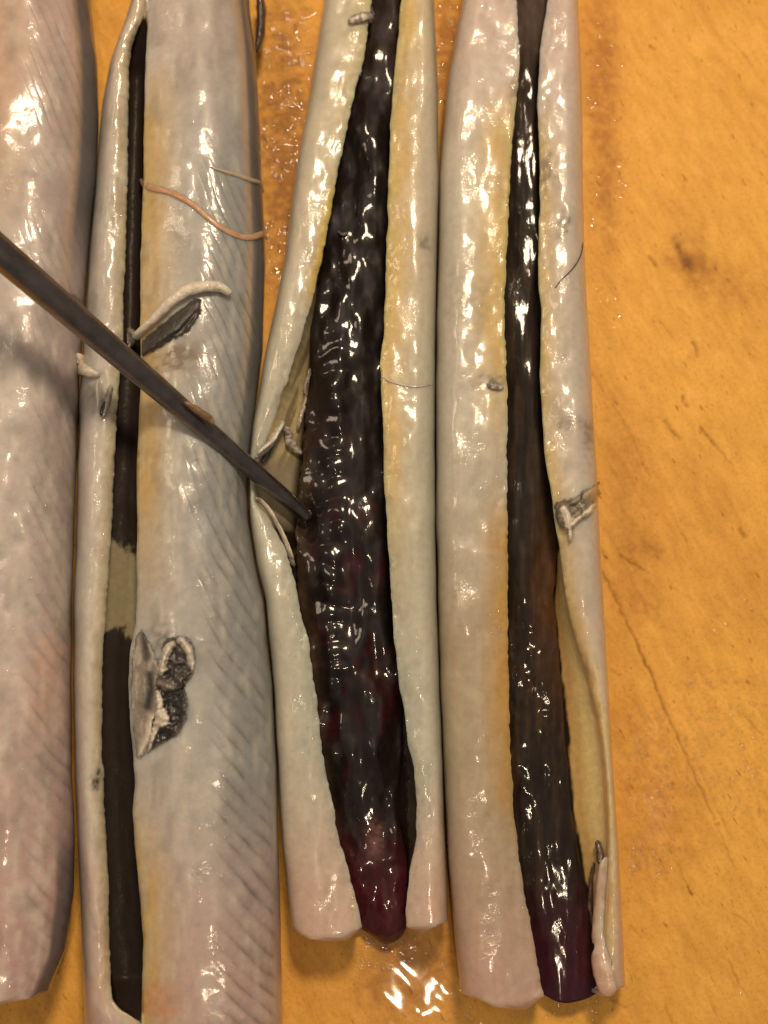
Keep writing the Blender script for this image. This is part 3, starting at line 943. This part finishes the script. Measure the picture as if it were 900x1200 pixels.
def patch(name, outline, paint, lift, parent, base, step=1.25, thick=.35, rag=2.0, mat=None):
    """an irregular scrap of tissue lying on the flesh: ragged outline, its own relief and thickness"""
    pl = np.array(outline, float)
    x0, y0 = pl.min(0) - 4; x1, y1 = pl.max(0) + 4
    gx, gy = np.meshgrid(np.arange(x0, x1, step), np.arange(y0, y1, step))
    ins = np.zeros(gx.shape, bool); dist = np.full(gx.shape, 1e9)
    for (ax_, ay), (bx, by) in zip(pl, np.roll(pl, -1, 0)):
        dx, dy = bx - ax_, by - ay
        t = np.clip(((gx - ax_) * dx + (gy - ay) * dy) / (dx * dx + dy * dy + 1e-9), 0, 1)
        dist = np.minimum(dist, np.hypot(gx - ax_ - t * dx, gy - ay - t * dy))
        cr = (ay > gy) != (by > gy)
        xi = ax_ + (gy - ay) / (dy if abs(dy) > 1e-9 else 1e-9) * dx
        ins ^= cr & (gx < xi)
    d = np.where(ins, dist, -dist) + (fbm(gx / 3.5 + x0, gy / 3.5, 2) - .5) * 2 * rag
    z = np.zeros(gx.shape)
    for i in range(gx.shape[0]):
        for j in range(gx.shape[1]):
            z[i, j] = hit(gx[i, j], gy[i, j])[0][2]
    z = np.maximum(z, np.percentile(z, 12))
    for _ in range(4):
        zp = np.pad(z, 1, mode='edge')
        z = (zp[:-2, 1:-1] + zp[2:, 1:-1] + zp[1:-1, :-2] + zp[1:-1, 2:] + 2 * z) / 6
    top = z + lift(gx, gy, d) * .0012 * sm(-.5, 4, d)
    Vt = P(gx.ravel(), gy.ravel(), top.ravel()); Vl = P(gx.ravel(), gy.ravel(), (z - thick * .001).ravel())
    ok = d > 0
    idx = np.arange(gx.size).reshape(gx.shape)
    q = ok[:-1, :-1] & ok[1:, :-1] & ok[1:, 1:] & ok[:-1, 1:]
    F = np.stack([idx[1:, :-1], idx[1:, 1:], idx[:-1, 1:], idx[:-1, :-1]], -1)[q]
    cnt = {}
    for f in F.tolist():
        for a, b_ in zip(f, f[1:] + f[:1]): cnt[(a, b_)] = 1
    nn = gx.size
    side = [[b_, a, a + nn, b_ + nn] for (a, b_) in cnt if (b_, a) not in cnt]
    faces = F.tolist() + (F[:, ::-1] + nn).tolist() + side
    V = np.concatenate([Vt, Vl]); C = np.concatenate([paint(gx, gy, d).reshape(-1, 3)] * 2)
    used = np.unique(np.concatenate([np.array(f) for f in faces]))
    mp = np.zeros(len(V), int); mp[used] = np.arange(len(used))
    return mesh_obj(name, V[used], [[int(mp[i]) for i in f] for f in faces], mat or M_fin, parent, base, C[used])


WHITE = lin(238, 226, 208); WHITE2 = lin(206, 190, 168)
DARK = lin(62, 56, 52); DARK2 = lin(34, 30, 28)
R2, B2 = f2[0], f2[1]
R3, B3 = f3[0], f3[1]
R4, B4 = f4[0], f4[1]

# fish 2: torn paired fin beside the skewer, with its white rolled edge
fin = patch('pelvic_fin', [(153, 415), (163, 402), (173, 392), (192, 376), (211, 361), (228, 349), (236, 350), (237, 360), (232, 375), (220, 390), (197, 402), (173, 416), (161, 422)],
            paint_blade, lambda x, y, d: .5 + .35 * near(x, y, [(165, 413), (200, 389), (232, 358)], 9) - .3 * near(x, y, [(185, 405), (212, 388), (230, 366)], 2.5), R2, B2)
lobe('fin_edge', [(148, 413, 2), (163, 396, 3.6), (184, 376, 5), (203, 355, 6.6), (220, 343, 7.6), (240, 338, 7), (257, 339, 6), (268, 347, 3.5)], WHITE, fin, B2, thick=.8, lift=1.1, color2=lin(226, 212, 192), ring=18, sub=10, rough=.1)
# fish 2: torn fin pockets lower down
def paint_sheath(x, y, d):
    c = np.zeros(x.shape + (3,)) + lin(156, 146, 132)
    c = mixc(c, lin(206, 196, 182), sm(.45, .7, fbm(x / 5, y / 16, 3)) * .7)
    c = mixc(c, lin(58, 52, 46), near(x, y, [(168, 744), (172, 770)], 6) * .9)
    c = mixc(c, lin(48, 42, 38), near(x, y, [(175, 790), (177, 806), (173, 828)], 6) * .95)
    return mixc(c, WHITE, near(x, y, [(178, 842), (171, 866), (163, 888)], 5) * .9)


patch('torn_flap_or_shade', [(158, 748), (166, 736), (176, 752), (186, 778), (194, 800), (192, 830), (180, 845), (180, 862), (170, 883), (160, 892), (157, 870), (153, 845), (151, 820), (153, 778)],
      paint_sheath, lambda x, y, d: .4 + .6 * near(x, y, [(178, 842), (171, 866), (163, 888)], 6) - .15 * near(x, y, [(175, 785), (177, 806), (173, 830)], 6), R2, B2)


def paint_pocket(x, y, d):
    c = np.zeros(x.shape + (3,)) + lin(58, 52, 45)
    c = mixc(c, lin(92, 84, 72), sm(.5, .7, fbm(x / 4, y / 6, 3)) * .6)
    wl = np.maximum(near(x, y, [(189, 785), (192, 768), (201, 755)], 5.5), near(x, y, [(211, 750), (220, 758), (227, 782)], 5))
    c = mixc(c, WHITE, sm(.35, .6, wl + (fbm(x / 4, y / 4, 3) - .5) * .7))
    c = mixc(c, lin(30, 25, 22), np.maximum(near(x, y, [(198, 747), (206, 746)], 4), near(x, y, [(221, 749), (225, 753)], 4)))
    c = mixc(c, lin(150, 140, 122), near(x, y, [(186, 800), (203, 806)], 4) * .8)
    return c


patch('pelvic_fin', [(189, 755), (196, 747), (207, 744), (220, 746), (228, 756), (231, 775), (228, 790), (219, 804), (206, 814), (190, 814), (181, 803), (184, 787), (188, 770)],
      paint_pocket, lambda x, y, d: .35 + 1.0 * np.maximum(near(x, y, [(189, 785), (192, 768), (201, 755)], 5), near(x, y, [(211, 750), (220, 758), (227, 782)], 5)) + .6 * near(x, y, [(186, 802), (203, 808)], 4) + 1.3 * fbm(x / 7, y / 7, 3), R2, B2)


def paint_pocket2(x, y, d):
    c = np.zeros(x.shape + (3,)) + lin(40, 36, 34)
    c = mixc(c, lin(86, 80, 74), sm(.55, .75, fbm(x / 4, y / 5, 3)) * .5)
    c = mixc(c, lin(110, 102, 94), near(x, y, [(215, 822), (218, 838), (208, 858)], 3.5) * .5)
    wl = np.maximum(near(x, y, [(184, 814), (186, 830)], 5.5), near(x, y, [(187, 836), (191, 844)], 8))
    wl = np.maximum(wl, near(x, y, [(184, 846), (177, 862), (172, 878)], 4.5))
    return mixc(c, WHITE, sm(.35, .6, wl + (fbm(x / 4, y / 4, 3) - .5) * .6))


patch('pelvic_fin', [(180, 806), (200, 803), (217, 806), (222, 827), (219, 843), (209, 861), (192, 870), (180, 877), (170, 884), (174, 866), (178, 850), (180, 835)],
      paint_pocket2, lambda x, y, d: .4 + .8 * np.maximum(near(x, y, [(184, 814), (186, 830)], 6), near(x, y, [(187, 836), (191, 844)], 8)) + .5 * near(x, y, [(215, 820), (219, 838), (208, 860)], 5) + 1.3 * fbm(x / 7 + 3, y / 7, 3), R2, B2)
# fish 2: scraps on the left flap under the skewer, back fin at the top right
lobe('fin_stub', [(88, 414, 4), (95, 428, 8), (106, 437, 7), (118, 440, 3)], WHITE, R2, B2, thick=.8, lift=.5, color2=WHITE2)
lobe('torn_flap_or_shade', [(130, 452, 3), (127, 466, 3.5), (124, 478, 3), (121, 490, 2)], lin(190, 180, 164), R2, B2, thick=.5, lift=.4)
lobe('torn_flap_or_shade', [(124, 470, 2), (121, 480, 3), (119, 488, 2)], DARK2, R2, B2, thick=.4, lift=.5)
lobe('dorsal_fin', [(303, -14, 4), (306, 12, 6), (305, 38, 6), (301, 62, 3)], lin(84, 64, 58), R2, B2, zabs=[7, 6.5, 6.5, 7], thick=1.2, lift=0)

# fish 3: shredded fin in the torn left flap, scraps, a dark strip added as crease shade, a fine line across the right flap
fin = lobe('pelvic_fin', [(330, 492, 3), (324, 504, 5), (315, 517, 5), (305, 531, 4), (300, 538, 2)], lin(206, 198, 186), R3, B3, thick=.7, lift=.7, color2=lin(150, 140, 126))
lobe('fin_edge', [(326, 494, 2), (318, 508, 2), (308, 523, 2.4), (303, 531, 1.5)], WHITE, fin, B3, thick=.5, lift=1.6)
lobe('torn_flap_or_shade', [(329, 498, 3), (335, 508, 5), (337, 518, 6), (344, 526, 5), (350, 532, 2)], lin(214, 206, 194), R3, B3, thick=.7, lift=.9, color2=lin(146, 134, 120))
lobe('torn_flap_or_shade', [(365, 432, 2), (361, 450, 3), (356, 472, 3), (350, 490, 3), (347, 505, 2)], lin(190, 180, 166), R3, B3, thick=.5, lift=.6, color2=lin(120, 108, 96))
lobe('torn_flap_or_shade', [(322, 512, 3), (313, 530, 4), (306, 543, 3)], lin(74, 66, 58), R3, B3, thick=.4, lift=.3)  # dark strip standing in for the shadow in the crease
lobe('torn_flap_or_shade', [(297, 583, 1.2), (310, 594, 1.8), (322, 613, 1.4), (333, 638, 1.6), (341, 664, 1)], lin(226, 214, 196), R3, B3, thick=.5, lift=.5)
lobe('fin_stub', [(408, 28, 3), (417, 24, 6), (427, 21, 6), (436, 20, 3)], lin(150, 136, 126), R3, B3, thick=.7, lift=.5, color2=WHITE)
lobe('fine_bone', [(445, 440, 1.2), (458, 447, 1.3), (474, 452, 1.2), (490, 453, 1.2), (507, 450, 1)], lin(224, 216, 204), R3, B3, thick=.15, lift=.1)
lobe('membrane_shred', [(396, 272, 1), (402, 276, 2), (408, 274, 1.4)], lin(130, 116, 106), R3, B3, mat=M_guts, thick=.25, lift=.5)

# fish 4: grey fin wrapped over the right flap, dark scraps, rolled lower edge
def paint_wrap(x, y, d):
    c = np.zeros(x.shape + (3,)) + lin(146, 132, 114)
    c = mixc(c, lin(100, 90, 78), sm(.45, .7, fbm(x / 6, y / 6, 3)) * .7)
    c = mixc(c, lin(196, 180, 154), np.maximum(near(x, y, [(671, 588), (679, 583)], 4), near(x, y, [(687, 579), (695, 574)], 5)) * .9)
    c = mixc(c, lin(62, 52, 44), np.maximum(near(x, y, [(646, 594), (656, 588), (668, 587), (684, 576), (700, 564)], 2.2), near(x, y, [(668, 592), (680, 591)], 2)) * .85)
    c = mixc(c, lin(52, 42, 34), near(x, y, [(682, 578), (681, 585)], 1.3))
    wl = np.maximum(near(x, y, [(661, 597), (665, 606), (667, 618), (667, 634)], 5.5), near(x, y, [(673, 614), (685, 605), (698, 593)], 4.5))
    return mixc(c, WHITE, sm(.35, .65, wl + (fbm(x / 4, y / 4, 3) - .5) * .6))


patch('pelvic_fin', [(647, 593), (652, 588), (660, 586), (672, 582), (683, 573), (694, 571), (700, 561), (704, 568), (703, 582), (699, 595), (692, 607), (686, 606), (678, 612), (673, 618), (671, 622), (673, 628),
                     (670, 637), (665, 636), (664, 623), (655, 619), (649, 608)],
      paint_wrap, lambda x, y, d: .6 + .7 * np.maximum(near(x, y, [(661, 597), (666, 612), (667, 634)], 6), near(x, y, [(673, 614), (685, 605), (698, 593)], 5)) + .5 * np.maximum(near(x, y, [(671, 588), (679, 583)], 4), near(x, y, [(687, 579), (695, 574)], 5)) + .6 * fbm(x / 6, y / 6, 2), R4, B4)
lobe('fin_stub', [(570, 451, 3), (579, 453, 5), (590, 456, 3)], lin(120, 112, 108), R4, B4, thick=.5, lift=.3, color2=lin(200, 192, 184))
lobe('rolled_edge', [(712, 1004, 3), (709, 1030, 6), (706, 1065, 8), (705, 1100, 10), (707, 1130, 12), (711, 1150, 12), (714, 1160, 8)], lin(226, 196, 178), R4, B4, mat=M_skin, thick=1.1, lift=.5, color2=lin(214, 178, 158), rough=.1)
lobe('torn_flap_or_shade', [(703, 985, 3), (706, 995, 4), (707, 1005, 5), (710, 1015, 3)], lin(70, 56, 48), R4, B4, thick=.6, lift=.9, color2=lin(110, 90, 78))
lobe('torn_flap_or_shade', [(697, 1010, 1.5), (694, 1035, 2.5), (693, 1060, 3), (692, 1085, 2)], lin(70, 50, 46), R4, B4, thick=.5, lift=.4, color2=lin(110, 80, 72))

# strands
s1 = P(250, 250, 0)
tag(lobe('pink_strand', [(166, 216, 3), (180, 221, 4), (203, 227, 4), (226, 240, 4), (247, 258, 4), (265, 270, 4), (285, 278, 4), (303, 276, 4), (311, 270, 3.5)], lin(228, 170, 134), None, s1, mat=M_strand, thick=.3, lift=.1, color2=lin(216, 152, 116), rough=.12),
    'long pink worm-like strand curving from the black slit across the ribbed flank', 'strand', 'strands on the second fish')
s2 = P(280, 205, 0)
tag(lobe('pink_strand', [(246, 196, 1.5), (262, 201, 2.2), (280, 206, 3), (296, 212, 3), (307, 214, 2.4)], lin(212, 184, 162), None, s2, mat=M_strand, thick=.3, lift=.12, color2=lin(206, 168, 142), rough=.12),
    'short faint pink strand at the flank edge, above the longer one', 'strand', 'strands on the second fish')
s3 = P(668, 312, 0)
tag(lobe('dark_hair', [(683, 284, .7), (680, 300, .7), (671, 315, .7), (658, 328, .7), (650, 338, .8)], lin(40, 32, 26), None, s3, mat=M_fin, thick=.08, lift=.1, rough=.05),
    'single fine dark hair lying on the right flap of the rightmost fish', 'hair')

# ------------------------------------------------------------------ the skewer
za, zb = .049, .0075
A = P(-95, 214, za); Bq = P(364, 609, zb)
ax = Bq - A; ln = np.linalg.norm(ax); ax /= ln
s_ = np.cross(ax, [0, 0, 1.]); s_ /= np.linalg.norm(s_); u_ = np.cross(s_, ax)
ring = 32
V, F = [], []
ts = np.concatenate([np.linspace(0, .985, 40), [.99, .994, .997, .999, 1.0]])
for t in ts:
    r_ = (.00278 + (.00128 - .00278) * t)
    if t > .985:
        q = (t - .985) / .015; r_ *= math.sqrt(max(1 - q * q, .02))
    c_ = A + ax * ln * t
    for j in range(ring):
        an = 2 * math.pi * j / ring
        k_ = (abs(math.cos(an)) ** 2.2 + abs(math.sin(an)) ** 2.2) ** (-1 / 2.2)
        V.append(c_ + (s_ * math.cos(an + .5) + u_ * math.sin(an + .5)) * r_ * k_ * .95)
for i in range(len(ts) - 1):
    for j in range(ring):
        a = i * ring + j; b_ = i * ring + (j + 1) % ring
        F.append([a, b_, b_ + ring, a + ring])
F.append(list(range(ring))[::-1]); F.append([(len(ts) - 1) * ring + j for j in range(ring)])
root = empty('metal_skewer', Bq)
mesh_obj('shaft', V, F, M_skewer, root, Bq)
BVH.append(BVHTree.FromPolygons([Vector(v) for v in V], F))
tag(root, 'tapered brown metal skewer lying across two fish, its tip in the third fish', 'skewer')
lobe('residue', [(216, 471, 1.5), (226, 477, 3.5), (238, 485, 4.5), (246, 491, 4), (250, 496, 2)], lin(150, 118, 84), root, Bq, mat=M_clot, zabs=[25.4, 24.8, 24, 23.2, 22.7], thick=.8, lift=0, color2=lin(124, 96, 70))

# ------------------------------------------------------------------ water
# a puddle in front of the third fish
cx, cy = 482, 1158
na, nr = 96, 26
V = []; F = []
for k_ in range(nr + 1):
    f = k_ / nr
    for j in range(na):
        an = 2 * math.pi * j / na
        R_ = 1 + .35 * (float(fbm(np.array(math.cos(an) * 1.6 + 5), np.array(math.sin(an) * 1.6 + 5), 3)) - .5) * 2
        x = cx + 66 * R_ * f * math.cos(an); y = cy + 74 * R_ * f * math.sin(an)
        q = P(x, y, 0)
        h = .00040 * (1 - f ** 5) + .00002
        h += (.000022 * math.sin(x * .11 + y * .05 + 1.1) + .000022 * math.sin(-x * .07 + y * .12 + .4) + .000008 * math.sin(x * .24 - y * .19 + 2.)) * (1 - f ** 4) + .00003
        q[2] = max(h, .00003)
        V.append(q)
for k_ in range(nr):
    for j in range(na):
        a = k_ * na + j; b_ = k_ * na + (j + 1) % na
        F.append([a, b_, b_ + na, a + na])
pb = P(cx, cy, 0)
pud = mesh_obj('water_puddle', V, F, M_water, None, pb)
tag(pud, 'small shiny puddle on the board below the third fish', 'puddle')

# beads of water
drops = []


def bead(px, py, r, on_board=False):
    if on_board:
        q = P(px, py, 0); nr_ = np.array([0, 0, 1.])
        h_, _ = hit(px, py)
        if h_[2] > .0005: return
    else:
        q, nr_ = hit(px, py)
        if q[2] < .001: return
    drops.append((q, nr_, r * PX * (1.7 if on_board else 1.3)))


def scatter(n, box, r0, r1, on_board=False, dens=None):
    for _ in range(n):
        x = rng.uniform(box[0], box[2]); y = rng.uniform(box[1], box[3])
        if dens is not None and rng.random() > dens(x, y): continue
        if float(fbm(np.array(x / 22.), np.array(y / 22.), 2)) < .42: continue
        bead(x, y, r0 + (r1 - r0) * rng.random() ** 2.5, on_board)


scatter(900, (292, 0, 372, 340), .8, 2.6, True)
scatter(60, (505, 0, 540, 130), .8, 2.2, True)
scatter(70, (690, 0, 735, 420), .7, 2.0, True)
scatter(420, (735, 830, 790, 1040), .8, 2.4, True)
scatter(420, (800, 780, 900, 960), .7, 2.2, True)
scatter(40, (830, 690, 890, 760), .8, 2.4, True)
scatter(150, (420, 1085, 520, 1135), .9, 2.8, True)
scatter(120, (500, 1160, 700, 1205), .8, 2.4, True)
scatter(40, (700, 1040, 900, 1200), .6, 1.4, True)
for fsh, nn in ((f2, 300), (f3, 420), (f4, 420)):
    g, rows = fsh[2], fsh[3]
    for key, sg in (('sL', -1), ('sR', 1)):
        for _ in range(nn):
            y = rng.uniform(20, min(1190, rows[-1] - 6))
            x = np.interp(y, rows, g[key]) + sg * (1.5 + abs(rng.normal()) * 8)
            if float(fbm(np.array(x / 12. + 7), np.array(y / 40.), 2)) < .45: continue
            bead(x, y, .5 + 1.2 * rng.random() ** 2)
scatter(130, (165, 200, 250, 480), .5, 1.7)
scatter(90, (225, 620, 285, 1190), .5, 1.6)
scatter(260, (0, 120, 60, 1150), .6, 1.8)
scatter(200, (310, 60, 400, 1080), .5, 1.4)
scatter(160, (515, 480, 600, 1160), .5, 1.4)
scatter(60, (195, 735, 235, 880), .5, 1.4)
scatter(100, (520, 330, 595, 480), .5, 1.6)
V, F = [], []
for (q, nr_, r_) in drops:
    a = np.cross(nr_, [0.3, 1, .1]); a /= np.linalg.norm(a); b_ = np.cross(nr_, a)
    s0 = len(V); e = 1 + .5 * rng.random(); ang = rng.random() * 6.28
    a2 = a * math.cos(ang) + b_ * math.sin(ang); b2 = np.cross(nr_, a2)
    for lv in range(4):
        ph = lv / 4 * math.pi / 2
        for j in range(8):
            an = j / 8 * 2 * math.pi
            V.append(q + (a2 * math.cos(an) * e + b2 * math.sin(an)) * r_ * math.cos(ph) + nr_ * (r_ * .18 * math.sin(ph) - r_ * .01))
    V.append(q + nr_ * r_ * .17)
    for lv in range(3):
        for j in range(8):
            F.append([s0 + lv * 8 + j, s0 + lv * 8 + (j + 1) % 8, s0 + lv * 8 + 8 + (j + 1) % 8, s0 + lv * 8 + 8 + j])
    for j in range(8):
        F.append([s0 + 24 + j, s0 + 24 + (j + 1) % 8, s0 + 32])
dr = mesh_obj('water_droplets', V, F, M_water)
tag(dr, 'tiny water droplets scattered over the fish and the board', 'water', kind='stuff')
